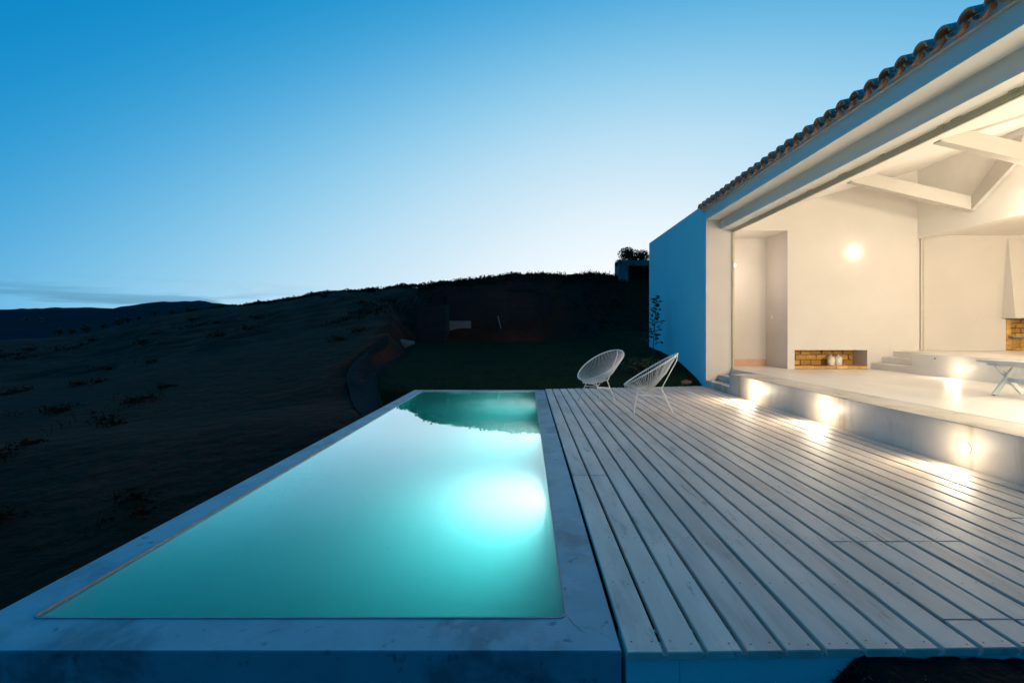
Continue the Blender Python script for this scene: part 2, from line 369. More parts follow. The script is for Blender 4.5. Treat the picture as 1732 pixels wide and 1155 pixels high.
# short blades of grass on the lawn
gb = MB()
for i in range(26000):
    y = 9.95 + 9.5 * random.random() ** 2.0 if random.random() < .85 else 8.0 + 2 * random.random()
    x = lawn_left(y) + .05 + random.random() * ((6.5 if y > 9.9 else -2.33) - lawn_left(y))
    if x > 3.75 and y < 15.3: continue
    z = lawn_z(x, y) - .01; h = random.uniform(.03, .075); a = random.random() * 6.28; w = .004 + .0006 * (y - 9); lx, ly = random.uniform(-.03, .03), random.uniform(-.03, .03)
    gb.poly([(x - w * math.cos(a), y - w * math.sin(a), z), (x + w * math.cos(a), y + w * math.sin(a), z), (x + lx, y + ly, z + h)], [(0, 1, 2)])
tag(obj('grass', gb.mesh('grass', GRASS, recalc=False)), 'short green grass blades covering the lawn', kind='stuff')
# pale gravel path along the lawn's left edge
pm = MB(); prev = None
for k in range(29):
    y = 7.0 + 10.5 * k / 28; xl = lawn_left(y) - .02 if y > 7.9 else -2.3
    wd = .25 + .35 * math.sin(k / 28 * 3.1) + .08 * noise.noise((y, 0, 0))
    for q in range(5):
        x = xl + .15 - (wd + .15) * q / 4; pm.v.append((x, y, max(ground_z(x, y), interp(y, NEARZ) - .03) + .03 - .02 * q / 4))
for k in range(28):
    for q in range(4): a = k * 5 + q; pm.f.append((a, a + 5, a + 6, a + 1))
tag(obj('path', pm.mesh('path', PATHM, smooth=True, recalc=False)), 'narrow pale gravel path along the lawn edge', kind='structure')

# ------------------------------------------------------------------ house
XF = 3.835; YW = 10.346
house = tag(empty('house', (XF, 4, 0)), 'white rendered house with a terracotta tiled eave and wide lit opening onto the deck', 'house')
wall = voxel([('+', XF, XF + .02, YW + .006, 10.56, -.9, 3.755), ('+', XF, XF + .02, 10.56, 11.62, -.9, 3.92), ('+', XF, 4.401, 11.62, 15.15, -.9, 3.92),
    ('+', 4.401, 14.3, 14.85, 15.15, -.9, 3.92), ('+', 14, 14.3, 11.62, 15.15, -.9, 3.92), ('+', 4.401, 14.0, 11.62, 14.85, 3.6, 3.86), ('+', 14.0, 14.3, -2.3, 11.62, -.9, 3.7), ('+', XF, 14.3, -2.3, -2, -.9, 3.7), ('+', XF, 4.38, -2, 2.75, .375, 3.755)])
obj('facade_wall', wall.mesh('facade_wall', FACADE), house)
wall = voxel([('+', XF, 4.401, YW, YW + .006, -.9, 3.755), ('+', XF + .02, 4.401, YW + .006, 10.56, -.9, 3.755), ('+', XF + .02, 4.401, 10.56, 11.6, -.9, 3.9), ('+', 4.401, 8.36, YW, 11.5, -.9, 3.7), ('+', 4.401, 13.99, 11.27, 11.6, -.9, 3.9), ('-', 4.401, 5.578, YW, 11.27, .36, 3.33), ('-', 5.73, 7.285, YW, 10.86, .36, .776),  # thin plaster face leaves the lamp-lit column end out of the dusk tint
    ('+', 8.36, 13.99, 10.7, 11.6, -.9, 3.7), ('-', 10.6, 12.2, 10.7, 11.25, .757, 1.46), ('+', 13.9, 13.99, -1.99, 10.7, -.3, 3.6), ('+', 4.39, 13.89, -1.9, -1.8, .376, 4.9)])
obj('inner_wall', wall.mesh('inner_wall', PLASTER), house)
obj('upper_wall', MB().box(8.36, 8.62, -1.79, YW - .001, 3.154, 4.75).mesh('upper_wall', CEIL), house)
g = MB().prism([(4.401, 3.7), (8.62, 3.7), (8.62, 4.86), (4.401, 3.72)], YW, 11.5)
obj('gable_wall', g.mesh('gable_wall', PLASTER), house)
obj('gable_wall', MB().prism([(XF, 3.7), (8.62, 3.7), (8.62, 4.86), (4.401, 3.72), (XF, 3.71)], -2.3, -2.0).mesh('near_gable_wall', PLASTER), house)
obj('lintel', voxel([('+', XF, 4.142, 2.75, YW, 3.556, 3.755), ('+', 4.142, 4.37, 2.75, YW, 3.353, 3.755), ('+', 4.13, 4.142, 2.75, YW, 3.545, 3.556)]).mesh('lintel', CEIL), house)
def ceil_z(x): return 2.354 + .27 * x
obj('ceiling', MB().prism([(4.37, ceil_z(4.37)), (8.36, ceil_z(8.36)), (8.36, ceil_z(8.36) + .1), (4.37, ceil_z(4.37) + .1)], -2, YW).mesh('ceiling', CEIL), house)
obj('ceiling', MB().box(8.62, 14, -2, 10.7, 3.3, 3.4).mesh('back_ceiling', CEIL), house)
cr = MB()
for yy in (6.4, 9.6, 3.2): cr.box(5.2, 8.3, yy, yy + .012, 0, .012)
cr.v = [(x, y + .02 * noise.noise((x * 2, y, 0)), ceil_z(x) - .003 + z * .3) for x, y, z in cr.v]
# roof deck
roof = obj('roof', MB().prism([(3.80, 3.79), (8.62, 5.07), (14.5, 3.75), (14.5, 3.83), (8.62, 5.16), (3.80, 3.87)], -2.35, 10.55).mesh('roof_slab', PLASTER), house)
obj('tile_bedding', MB().box(3.79, 3.838, 2.0, 10.5, 3.757, 3.80).mesh('tile_bedding', PLASTER), house)
# tiles: covers and pans along the eave, the courses further up joined
def half_tile(r0, r1, L, up, th=.016, seg=9):
    mb = MB()
    for i, (rr, xx) in enumerate(((r0, 0), (r1, L))):
        for t in (0, th):
            for k in range(seg + 1):
                a = math.pi * k / seg; q = rr - t
                z = q * math.sin(a) if up else -q * math.sin(a) * .8
                mb.v.append((xx, q * math.cos(a), z + .27 * xx))
    m = seg + 1
    for k in range(seg):
        o0, i0, o1, i1 = k, m + k, 2 * m + k, 3 * m + k
        mb.f += [(o0, o0 + 1, o1 + 1, o1), (i0, i1, i1 + 1, i0 + 1), (o0, i0, i0 + 1, o0 + 1), (o1, o1 + 1, i1 + 1, i1)]
    mb.f += [(0, 2 * m, 3 * m, m), (seg, m + seg, 3 * m + seg, 2 * m + seg)]
    return mb
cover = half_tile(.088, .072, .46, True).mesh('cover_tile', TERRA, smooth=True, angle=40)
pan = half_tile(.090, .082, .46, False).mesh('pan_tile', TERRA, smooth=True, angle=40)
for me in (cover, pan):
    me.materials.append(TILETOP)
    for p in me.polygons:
        if p.normal.z > .12: p.material_index = 1  # upward faces: weathering, with the sky highlight put into the paler colour
SP = .2356; rest = MB()
nt_ = int((10.47 + 1.5) / SP)
for k in range(nt_):
    y = 10.47 - k * SP
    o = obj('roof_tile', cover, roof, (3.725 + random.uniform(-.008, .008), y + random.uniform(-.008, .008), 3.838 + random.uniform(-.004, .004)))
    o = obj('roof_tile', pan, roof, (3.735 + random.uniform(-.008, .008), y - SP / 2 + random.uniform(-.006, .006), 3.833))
for c in range(1, 12):
    for k in range(nt_):
        y = 10.47 - k * SP; x = 3.725 + .38 * c
        for up, yy, r in ((True, y, .088), (False, y - SP / 2, .09)):
            n0 = len(rest.v); sg = 5
            for xx, rr in ((x, r), (x + .46, r * .86)):
                for q in range(sg + 1):
                    a = math.pi * q / sg; rest.v.append((xx, yy + rr * math.cos(a), 3.85 + .27 * (xx - 3.725) + (.012 if xx == x else 0) + (rr * math.sin(a) if up else -rr * .8 * math.sin(a))))
            for q in range(sg): rest.f.append((n0 + q, n0 + q + 1, n0 + sg + 2 + q, n0 + sg + 1 + q))
tag(obj('roof_tiles', rest.mesh('roof_tiles', TERRA, smooth=True, recalc=False), roof), kind='stuff')
# terrace slabs
ter = voxel([('+', XF, 4.366, -2, YW, -.9, .375), ('-', XF, 4.366, 9.17, YW, .125, .375), ('+', 4.095, 4.366, 9.17, YW, .125, .25)])
obj('plinth', ter.mesh('plinth', PLINTH, bevel=.006), house)
ter = voxel([('+', 4.372, 14, -2, YW, -.9, .375), ('+', 4.372, 5.577, YW - .5, 11.268, -.5, .375), ('+', 7.36, 14, -2, 10.7, .375, .757), ('-', 7.36, 7.84, 9.25, YW + .06, .502, .757), ('+', 7.6, 7.84, 9.25, YW + .06, .502, .63)])
obj('floor', ter.mesh('floor', CONC, bevel=.005), house)
obj('skirting', MB().box(4.404, 5.575, 11.255, 11.269, .376, .53).mesh('skirting', SKIRT), house)
# sliding track along the opening, jamb, floor rail
tr = MB().box(4.372, 4.378, 2.2, YW - .02, 3.29, 3.352).box(4.400, 4.43, 2.2, YW - .02, 3.285, 3.352).box(4.378, 4.400, 2.2, YW - .02, 3.335, 3.352)
trk = obj('track', tr.mesh('track', TRACK), house)
for yy in (9.35, 7.95, 7.4, 6.6, 5.9, 5.05, 4.85, 4.3):
    L = random.uniform(.06, .16)
    obj('bracket', MB().box(4.35, 4.3715, yy, yy + L, 3.335, 3.3525).box(4.355, 4.3715, yy + .02, yy + L * .5, 3.318, 3.335).mesh('bracket', TRACK), trk)
obj('jamb', MB().box(4.385, 4.43, YW - .035, YW - .003, .376, 3.285).mesh('jamb', TRACK, bevel=.003), house)
obj('ceiling_hook', MB().lathe([(.012, 0), (.012, .03), (.004, .04)], (4.12, 10.25, 3.515), 10).mesh('ceiling_hook', TRACK), house)
# roof beams and braces of the room
for yb in (9.07, 7.13):
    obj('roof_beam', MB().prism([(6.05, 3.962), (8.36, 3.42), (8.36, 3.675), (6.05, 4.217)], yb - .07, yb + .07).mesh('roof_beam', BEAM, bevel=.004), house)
    y1 = yb - .07
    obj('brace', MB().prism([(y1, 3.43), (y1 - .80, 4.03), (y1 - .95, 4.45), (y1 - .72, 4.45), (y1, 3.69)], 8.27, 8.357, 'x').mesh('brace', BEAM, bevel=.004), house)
# door posts at the back opening
for xx in (8.375, 8.455): obj('post', MB().box(xx, xx + .04, YW - .002 + .03, YW + .07, .758, 3.15).mesh('post', PLASTER, bevel=.004), house)
obj('post', MB().box(8.505, 8.53, YW + .03, YW + .07, .758, 3.15).mesh('post', TRACK, bevel=.003), house)
# brick lined niche
nich = obj('mortar', MB().box(5.731, 7.284, 10.82, 10.858, .377, .775).box(5.731, 7.284, YW + .02, 10.82, .377, .422).mesh('mortar', MORTAR), house)
def bricks(parent, x0, x1, y, z0, rows, L, H, depth, ztop):
    gap = .015
    for r in range(rows):
        x = x0 - (L / 2 if r % 2 else 0) - .09; z = z0 + r * (H + gap)
        while x < x1:
            a, b = max(x, x0 + .003), min(x + L, x1 - .003)
            if b - a > .02:
                d = random.uniform(-.004, .004)
                obj('brick', MB().box(a, b, y + d, y + depth, z, min(z + H, ztop)).mesh('brick', BRICK, bevel=.004), parent)
            x += L + gap
bricks(nich, 5.731, 7.284, 10.79, .437, 3, .221, .099, .035, .772)
x = 5.70
while x < 7.28:
    a, b = max(x, 5.733), min(x + .228, 7.282)
    if b - a > .02: obj('brick', MB().box(a, b, YW + .004 + random.uniform(0, .004), YW + .2, .380, .432 + random.uniform(-.002, .002)).box(a, b, YW + .21, 10.79, .40, .431).mesh('brick', BRICK, bevel=.004), nich)
    x += .237
# fireplace with tapering hood
fire = obj('fireplace', MB().box(10.602, 12.198, 11.16, 11.248, .76, 1.458).box(10.602, 10.63, 10.72, 11.16, .76, 1.458).box(10.63, 12.198, 10.72, 11.16, .76, .79).mesh('fireplace', MORTAR), house)
bricks(fire, 10.63, 12.19, 11.125, .80, 6, .221, .099, .035, 1.455)
for r in range(6): obj('brick', MB().box(10.612, 10.72, 10.702 + random.uniform(-.004, .002), 10.80, .77 + r * .113, .874 + r * .113).mesh('brick', BRICK, bevel=.004), fire)
x = 10.73
while x < 12.1: obj('brick', MB().box(x, x + .1, 10.70, 10.9, .765, .802).mesh('brick', BRICK, bevel=.004), fire); x += .108
hd = [(10.50, 10.70, 1.462), (12.3, 10.70, 1.462), (12.25, 10.45, 1.462), (10.56, 10.45, 1.462), (10.62, 10.70, 3.2), (12.18, 10.70, 3.2), (12.17, 10.68, 3.2), (10.63, 10.68, 3.2)]
obj('chimney_hood', MB().poly(hd, [(0, 1, 2, 3), (7, 6, 5, 4), (0, 3, 7, 4), (3, 2, 6, 7), (2, 1, 5, 6), (1, 0, 4, 5)]).mesh('chimney_hood', PLASTER), house)
for (px_, py_) in ((5.578, 11.0),):
    obj('light_switch', MB().box(5.570, 5.5775, 10.95, 11.03, 1.46, 1.54).mesh('light_switch', METALW, bevel=.002), house)
# small sockets on the step up
obj('socket', MB().lathe([(.018, 0), (.018, .006), (.010, .008)], (7.36, 8.72, .69), 14, 'x').mesh('socket', STEEL), house)
obj('socket', MB().box(7.352, 7.3595, 7.21, 7.29, .545, .625).box(7.349, 7.352, 7.235, 7.265, .57, .60).mesh('socket_plate', METALW, bevel=.002), house)

# ------------------------------------------------------------------ deck
deck = tag(empty('deck', (2.1, 1.9, 0)), 'white painted timber deck of long parallel boards', kind='structure')
def yfront(x): return 1.804 + .021 * (x - .377)
def yend(x): return 9.895 + .16 * (x - .41)
PITCH = .1507; BW = .1315; nb = 23; cache = {}
for i in range(nb):
    x0 = .3775 + i * PITCH; x1 = min(x0 + BW + random.uniform(-.002, .002), 3.826)
    cuts = []
    if i in (0, 1): cuts = [4.015]
    elif 9 <= i <= 13: cuts = [2.012, 2.755] if i < 12 else [2.755]
    elif i > 13: cuts = [2.012 if i < 17 else 3.1 + .7 * (i % 3), 6.4 + (i % 2) * .9]
    elif i % 3 == 0: cuts = [6.1]
    elif i % 3 == 1: cuts = [7.3]
    cs = [None] + cuts + [None]
    for a, b in zip(cs, cs[1:]):
        pts = [(x0, yfront(x0) if a is None else a + .003), (x1, yfront(x1) if a is None else a + .003), (x1, yend(x1) if b is None else b - .003), (x0, yend(x0) if b is None else b - .003)]
        dz = random.uniform(-.003, .0)
        obj('board', MB().prism(pts, -.031 + dz, dz, 'z').mesh('board', DECKM, bevel=.003), deck)
sub = MB()
for yy in (1.95, 2.75, 3.2, 3.65, 4.01, 4.5, 5, 5.5, 6.1, 6.6, 7.3, 7.8, 8.4, 9.0, 9.6): sub.box(.39, 3.82, yy - .03, yy + .03, -.13, -.0345)
obj('joist', sub.mesh('joist', EARTH), deck)
sw = MB()
for yy in (1.86, 2.3, 2.72, 2.8, 3.2, 3.65, 3.98, 4.05, 4.5, 5, 5.5, 6.1, 6.6, 7.3, 7.8, 8.4, 9.0, 9.6):
    for i in range(nb):
        for xx in (.028, .1):
            if random.random() < .75:
                x = .3775 + i * PITCH + xx + random.uniform(-.006, .006); y = yy + random.uniform(-.012, .012); r = .0042
                sw.poly([(x + r * math.cos(k * 1.047), y + r * math.sin(k * 1.047), .0008) for k in range(6)], [tuple(range(6))])
tag(obj('screw_heads', sw.mesh('screw_heads', DARKM, recalc=False), deck), kind='stuff')
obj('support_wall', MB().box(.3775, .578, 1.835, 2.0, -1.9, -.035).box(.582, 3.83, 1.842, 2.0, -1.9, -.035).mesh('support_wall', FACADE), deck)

obj('gap_filler', MB().prism([(.392, 2.0), (.41, 2.0), (.41, 9.86), (.392, 9.86)], -1.9, -.036, 'z').mesh('gap_filler', DARKM), deck)  # black filler added under the deck edge to keep the board gaps dark
# ------------------------------------------------------------------ pool
PX0, PX1, PY0, PY1 = -2.085, .165, 2.037, 9.625
OX0, OX1, OY0, OY1 = -2.28, .3586, 1.826, 9.82
ZC = -.01; WZ = -.017
pool = tag(empty('swimming_pool', (-.96, 5.8, 0)), 'long concrete lap pool glowing turquoise beside the white deck', 'pool')
def rrect(x0, x1, y0, y1, r, k=6):
    out = []
    for cx, cy_, a0 in ((x1 - r, y0 + r, -90), (x1 - r, y1 - r, 0), (x0 + r, y1 - r, 90), (x0 + r, y0 + r, 180)):
        for i in range(k + 1): a = R(a0 + 90 * i / k); out.append((cx + r * math.cos(a), cy_ + r * math.sin(a)))
    return out
K = 7
inner = rrect(PX0, PX1, PY0, PY1, .035)
outer = []
for c in ((OX1, OY0), (OX1, OY1), (OX0, OY1), (OX0, OY0)): outer += [c] * K
cp = MB(); n = len(inner)
cp.v = [(x, y, ZC) for x, y in outer] + [(x, y, ZC) for x, y in inner] + [(x, y, -.05) for x, y in inner] + [(x, y, -2.2) for x, y in outer]
for i in range(n):
    j = (i + 1) % n
    cp.f += [(i, j, n + j, n + i), (n + i, n + j, 2 * n + j, 2 * n + i), (3 * n + i, 3 * n + j, j, i)]
def clean(me, dist=1e-5, bev=0):
    bm = bmesh.new(); bm.from_mesh(me); bmesh.ops.remove_doubles(bm, verts=bm.verts, dist=dist)
    bmesh.ops.dissolve_degenerate(bm, edges=bm.edges, dist=dist); bmesh.ops.recalc_face_normals(bm, faces=bm.faces)
    if bev:
        es = [e for e in bm.edges if e.is_manifold and e.calc_face_angle(0) > R(50)]
        bmesh.ops.bevel(bm, geom=es, offset=bev, segments=2, affect='EDGES')
    bm.to_mesh(me); bm.free(); return me
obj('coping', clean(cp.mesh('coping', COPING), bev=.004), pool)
obj('joint', MB().box(PX1 + .012, OX1 - .006, 8.712, 8.722, ZC - .004, ZC + .0006).mesh('joint', DARKM), pool)
ck = MB(); pts = [(.172, 2.04), (.185, 2.01), (.196, 1.985), (.208, 1.972), (.216, 1.952), (.232, 1.935)]
for (xa, ya), (xb, yb) in zip(pts, pts[1:]): ck.poly([(xa, ya, ZC + .0007), (xa + .0022, ya + .001, ZC + .0007), (xb + .0022, yb + .001, ZC + .0007), (xb, yb, ZC + .0007)], [(0, 1, 2, 3)])
obj('crack', ck.mesh('crack', DARKM, recalc=False), pool)
# thin grouted lip round the water
lip = MB(); a_ = rrect(PX0 - .006, PX1 + .006, PY0 - .006, PY1 + .006, .041); b_ = rrect(PX0 + .003, PX1 - .003, PY0 + .003, PY1 - .003, .032)
lip.v = [(x, y, ZC + .0035) for x, y in a_] + [(x, y, ZC + .0035) for x, y in b_] + [(x, y, -.0205) for x, y in b_] + [(x, y, ZC - .003) for x, y in a_]
for i in range(n):
    j = (i + 1) % n
    lip.f += [(i, j, n + j, n + i), (n + i, n + j, 2 * n + j, 2 * n + i), (3 * n + i, 3 * n + j, j, i)]
obj('edge_trim', clean(lip.mesh('edge_trim', RIM)), pool)
ba = MB(); DEP = 1.45; CR = .45; loops = [(-.0495, 0), (-.3, 0), (-.7, 0)] + [(-(DEP - CR) - CR * math.sin(R(a)), CR * (1 - math.cos(R(a)))) for a in range(0, 91, 10)]
for z, d in loops: ba.v += [(x, y, z) for x, y in rrect(PX0 + d, PX1 - d, PY0 + d, PY1 - d, .034)]
for l in range(len(loops) - 1):
    for i in range(n): j = (i + 1) % n; ba.f.append((l * n + i, l * n + j, (l + 1) * n + j, (l + 1) * n + i))
ba.f.append(tuple((len(loops) - 1) * n + i for i in range(n)))
obj('basin', ba.mesh('basin', BASINM, smooth=True, angle=60), pool)
# water body
wm = bpy.data.materials.new('pool_water'); wm.use_nodes = True; t = wm.node_tree; t.nodes.clear()
rf = N(t, 'ShaderNodeBsdfRefraction'); rf.inputs['Roughness'].default_value = 0; rf.inputs['IOR'].default_value = 1.333; rf.inputs['Color'].default_value = (1, 1, 1, 1)
gs = N(t, 'ShaderNodeBsdfGlossy'); gs.inputs['Roughness'].default_value = 0; gs.inputs['Color'].default_value = (1, 1, 1, 1)
lw = N(t, 'ShaderNodeLayerWeight'); lw.inputs['Blend'].default_value = .5
fr_ = ramp(t, lw.outputs['Facing'], [(0, (.02, .02, .02)), (.5, (.06, .06, .06)), (.64, (.18, .18, .18)), (.73, (.50, .50, .50)), (.80, (.80, .80, .80)), (.88, (.86, .86, .86)), (1, (1, 1, 1))])
gl = N(t, 'ShaderNodeMixShader'); t.links.new(fr_, gl.inputs[0]); t.links.new(rf.outputs[0], gl.inputs[1]); t.links.new(gs.outputs[0], gl.inputs[2])
va = N(t, 'ShaderNodeVolumeAbsorption'); va.inputs['Color'].default_value = (.0, .685, .705, 1); va.inputs['Density'].default_value = 2.1
vs = N(t, 'ShaderNodeVolumeScatter'); vs.inputs['Color'].default_value = (.7, .95, 1, 1); vs.inputs['Density'].default_value = .5; vs.inputs['Anisotropy'].default_value = .2
va2 = N(t, 'ShaderNodeAddShader'); t.links.new(va.outputs[0], va2.inputs[0]); t.links.new(vs.outputs[0], va2.inputs[1])
mo = N(t, 'ShaderNodeOutputMaterial'); t.links.new(gl.outputs[0], mo.inputs['Surface']); t.links.new(va2.outputs[0], mo.inputs['Volume'])
wa = MB(); wl = rrect(PX0 - .02, PX1 + .02, PY0 - .02, PY1 + .02, .05)
wa.v = [(x, y, WZ) for x, y in wl] + [(x, y, -1.55) for x, y in wl]
wa.f = [tuple(range(n)), tuple(range(2 * n - 1, n - 1, -1))] + [(i, i + n, (i + 1) % n + n, (i + 1) % n) for i in range(n)]
tag(obj('water', wa.mesh('water', wm)), 'still turquoise pool water mirroring the bright horizon', kind='structure')
LENSP = emis('pool_lamp_glass', (.85, 1, 1), .5)
for (yy, e, lab) in ((4.0, 600, 'round underwater lamp nearest the front of the pool'), (6.2, 900, 'round underwater lamp halfway along the pool'), (8.4, 1600, 'round underwater lamp nearest the lawn end of the pool')):
    pl = tag(empty('pool_light', (PX1, yy, -.62)), lab, 'pool light', 'underwater lamps on the deck side of the pool')
    obj('trim_ring', MB().lathe([(.12, 0), (.12, .004), (.10, .006)], (PX1 - .001, yy, -.62), 24, 'x').mesh('trim_ring', METALW), pl)
    obj('lens', MB().lathe([(.092, .002), (.07, .006), (.02, .008)], (PX1 - .001, yy, -.62), 24, 'x').mesh('lens', LENSP), pl)
    lamp('pool_lamp', 'AREA', (PX1 - .010, yy, -.62), e, (1, .36, .32), pl, size=.16, rot=(0, R(90), 0)).visible_transmission = False
for k, (px_, py_) in enumerate(((655, 927), (588, 881), (604, 857), (618, 852), (512, 818), (570, 816))):
    Y = (CAMH - WZ) * 818 / (py_ - 558.5); X = (px_ - 891) / 818 * Y
    o = obj('floating_leaf', MB().poly([(X - .006, Y, WZ + .001), (X, Y - .004, WZ + .003), (X + .007, Y + .002, WZ + .001), (X, Y + .004, WZ + .003)], [(0, 1, 2, 3)]).mesh('floating_leaf', BARK, recalc=False))
    tag(o, 'tiny dark leaf floating on the pool, ' + ('first', 'second', 'third', 'fourth', 'fifth', 'sixth')[k] + ' counting from the front edge', 'leaf', 'leaves floating on the pool')

# ------------------------------------------------------------------ lamps on the house
WARM = (1, .82, .65); WARM2 = (1, .82, .58)
LENS = emis('warm_lamp_glass', (1, .93, .80), 9); LENS3 = emis('step_lamp_glass', (1, .93, .80), 8); LENS2 = emis('fill_spot_glass', (1, .9, .75), 2)
def disc_light(x, y, z, label, group, e):
    t_ = tag(empty('recessed_light', (x, y, z)), label, 'step light', group)
    obj('trim_ring', MB().lathe([(.052, 0), (.052, .008), (.040, .012)], (x, y, z), 20, 'x').mesh('trim_ring', METALW, smooth=True), t_)
    obj('lens', MB().lathe([(.036, .012), (.03, .020), (.012, .026)], (x, y, z), 20, 'x').mesh('lens', LENS3, smooth=True), t_)
    lamp('step_lamp', 'POINT', (x - .19, y, z + .02), e * .5, WARM2, t_, size=.03, specular_factor=.08)
    d = Vector((-1, 0, -.30)).normalized()
    lamp('step_beam', 'SPOT', (x - .04, y, z), e * 2.7, WARM2, t_, size=.035, rot=d.to_track_quat('-Z', 'Y').to_euler(), spot_size=R(150), spot_blend=.8, specular_factor=.08)
for y, lab in ((8.127, 'round lit step light in the plinth nearest the white chairs'), (6.187, 'round lit step light at the middle of the deck plinth'), (4.222, 'large round lit step light in the plinth closest to the camera'), (2.27, 'round step light in the plinth past the right edge of the photo')):
    disc_light(XF, y, .175, lab, 'step lights along the deck plinth', {8.127: 21, 6.187: 16, 4.222: 8.5, 2.27: 1.2}[y])
disc_light(7.36, 8.236, .535, 'round lit step light in the raised floor behind the bench', 'step lights inside the room', 4)
wl_ = tag(empty('wall_lamp', (6.994, YW, 2.876)), 'bright round lamp on the white wall above the brick niche', 'wall lamp')
obj('back_plate', MB().lathe([(.075, 0), (.075, .015), (.06, .02)], (6.994, YW, 2.876), 24, 'y').mesh('back_plate', METALW), wl_)
obj('globe', MB().lathe([(.055, .02), (.075, .045), (.075, .065), (.05, .09), (.015, .10)], (6.994, YW, 2.876), 24, 'y').mesh('globe', LENS, smooth=True), wl_)
lamp('wall_bulb', 'POINT', (6.994, YW - .14, 2.876), 1.4, WARM2, wl_, size=.06)
vl = tag(empty('wall_lamp', (4.401, 10.43, 2.6)), 'small glowing lamp just inside the doorway edge', 'wall lamp')
obj('back_plate', MB().box(4.402, 4.412, 10.39, 10.47, 2.56, 2.64).mesh('back_plate', METALW), vl)
obj('globe', MB().lathe([(.012, -.045), (.034, -.034), (.046, -.012), (.046, .012), (.034, .034), (.012, .045)], (4.456, 10.43, 2.6), 16).mesh('globe', LENS, smooth=True), vl)
lamp('doorway_bulb', 'POINT', (4.60, 10.60, 2.45), 13, (1, .83, .70), vl, size=.06)
# unseen lamps further along the room, placed for the light they give
for (x, e) in ((5.7, 740), (7.4, 740)):
    obj('lamp', MB().lathe([(.08, 0), (.09, -.03), (.07, -.08), (.02, -.1)], (x, -1.8, 2.6), 16, 'y').mesh('lamp', LENS, smooth=True), house)
    lamp('room_bulb', 'POINT', (x, -1.45, 2.6), e, WARM, None, size=.12)
obj('lamp', MB().lathe([(.06, 3.09), (.08, 3.11), (.08, 3.153)], (8.49, 7.4, 0), 16).mesh('lamp', LENS, smooth=True), house)
lamp('room_side_fill', 'POINT', (7.95, 7.4, 2.9), 80, WARM, None, size=.1)  # added fill bulb, clear of its fitting, for end wall and beam undersides
obj('lamp', MB().lathe([(.09, ceil_z(6.4) - .10), (.09, ceil_z(6.4) + .05)], (6.4, 3.7, 0), 16).mesh('lamp', LENS2, smooth=True), house)
lamp('floor_fill_spot', 'SPOT', (6.4, 3.7, ceil_z(6.4) - .14), 900, WARM, None, size=.08, spot_size=R(78), spot_blend=.7)  # downlight and fitting added to brighten the floor without hitting the beams
q = obj('lamp', MB().lathe([(.08, 0), (.09, .03), (.07, .08), (.02, .1)], (13.9, 6.5, 2.6), 16, 'x').mesh('lamp', LENS, smooth=True), house)
lamp('back_bulb', 'POINT', (13.6, 6.5, 2.6), 120, (1, .75, .50), None, size=.12)

# ------------------------------------------------------------------ lounge chairs (three steel legs, corded egg shaped shell)
def make_chair(label):
    root = tag(empty('lounge_chair'), label, 'chair', 'white corded lounge chairs on the deck')
    # local frame: +x is the front
    C = Vector((.012, 0, .625)); tilt = math.atan2(.47, .755); ux = Vector((math.cos(tilt), 0, -math.sin(tilt))); uy = Vector((0, 1, 0))
    def rim(a):
        rx = .45; ry = .375 * (1 + .05 * math.cos(a + math.pi))
        return C + ux * (rx * math.cos(a)) + uy * (ry * math.sin(a))
    lobj('rim', MB().tube([rim(2 * math.pi * i / 64) for i in range(64)], .0105, 8, True).mesh('rim', METALW, smooth=True, angle=80), root)
    cb = MB(); n_ = 84; B = Vector((.03, 0, .335))
    for i in range(n_):
        a = 2 * math.pi * i / n_; p = rim(a); b = B + Vector((.045 * math.cos(a), .05 * math.sin(a), 0))
        dep = p - b; mid = (p + b) / 2 + Vector((.0, 0, -.035)) + (p - C) * .06
        cb.tube([p, (p * 2 + mid) / 3 + Vector((0, 0, -.006)), mid, b], .0031, 4)
    tag(lobj('cord_webbing', cb.mesh('cord_webbing', CORD, smooth=True, angle=100), root), kind='stuff')
    lobj('seat_ring', MB().tube([B + Vector((.045 * math.cos(k * .3927), .05 * math.sin(k * .3927), -.003)) for k in range(16)], .006, 6, True).mesh('seat_ring', METALW, smooth=True), root)
    fr = rim(0); bk = rim(math.pi)
    sp = [fr, (fr.x - .02, 0, fr.z - .05), (.23, 0, .322), (.055, 0, .272), (.02, 0, .325), (-.09, 0, .352), (-.155, 0, .362), (bk.x + .012, 0, bk.z - .105), bk]
    lobj('spine', MB().tube(sp, .0075, 7).mesh('spine', METALW, smooth=True, angle=80), root)
    F = [Vector((.25, .29, 0)), Vector((.25, -.29, 0)), Vector((-.29, 0, 0))]; T = [Vector((.2, .125, .335)), Vector((.2, -.125, .335)), Vector((-.13, 0, .36))]
    for f, t_ in zip(F, T):
        lg = lobj('leg', MB().tube([t_, f + Vector((0, 0, .012))], .0085, 8).mesh('leg', METALW, smooth=True, angle=80), root)
        lobj('foot', MB().lathe([(.016, 0.0005), (.016, .012), (.011, .02)], f, 10).mesh('foot', METALW, smooth=True), lg)
    lobj('cross_bar', MB().tube([T[0], T[1]], .0075, 7).mesh('cross_bar', METALW, smooth=True, angle=80), root)
    for k in (0, 1):
        a = T[k].lerp(F[k], .22); b = T[2].lerp(F[2], .38)
        lobj('stretcher', MB().tube([a, b], .0065, 7).mesh('stretcher', METALW, smooth=True, angle=80), root)
    return root
def copy_tree(o, parent=None):
    c = o.copy(); col.objects.link(c); c.parent = parent
    for ch in list(o.children): copy_tree(ch, c)
    return c
ch1 = make_chair('white corded chair nearer the house, seen from its side with back turned to the wall')
ch1.location = (1.845, 7.16, 0); ch1.rotation_euler = (0, 0, math.atan2(.13, -.533))
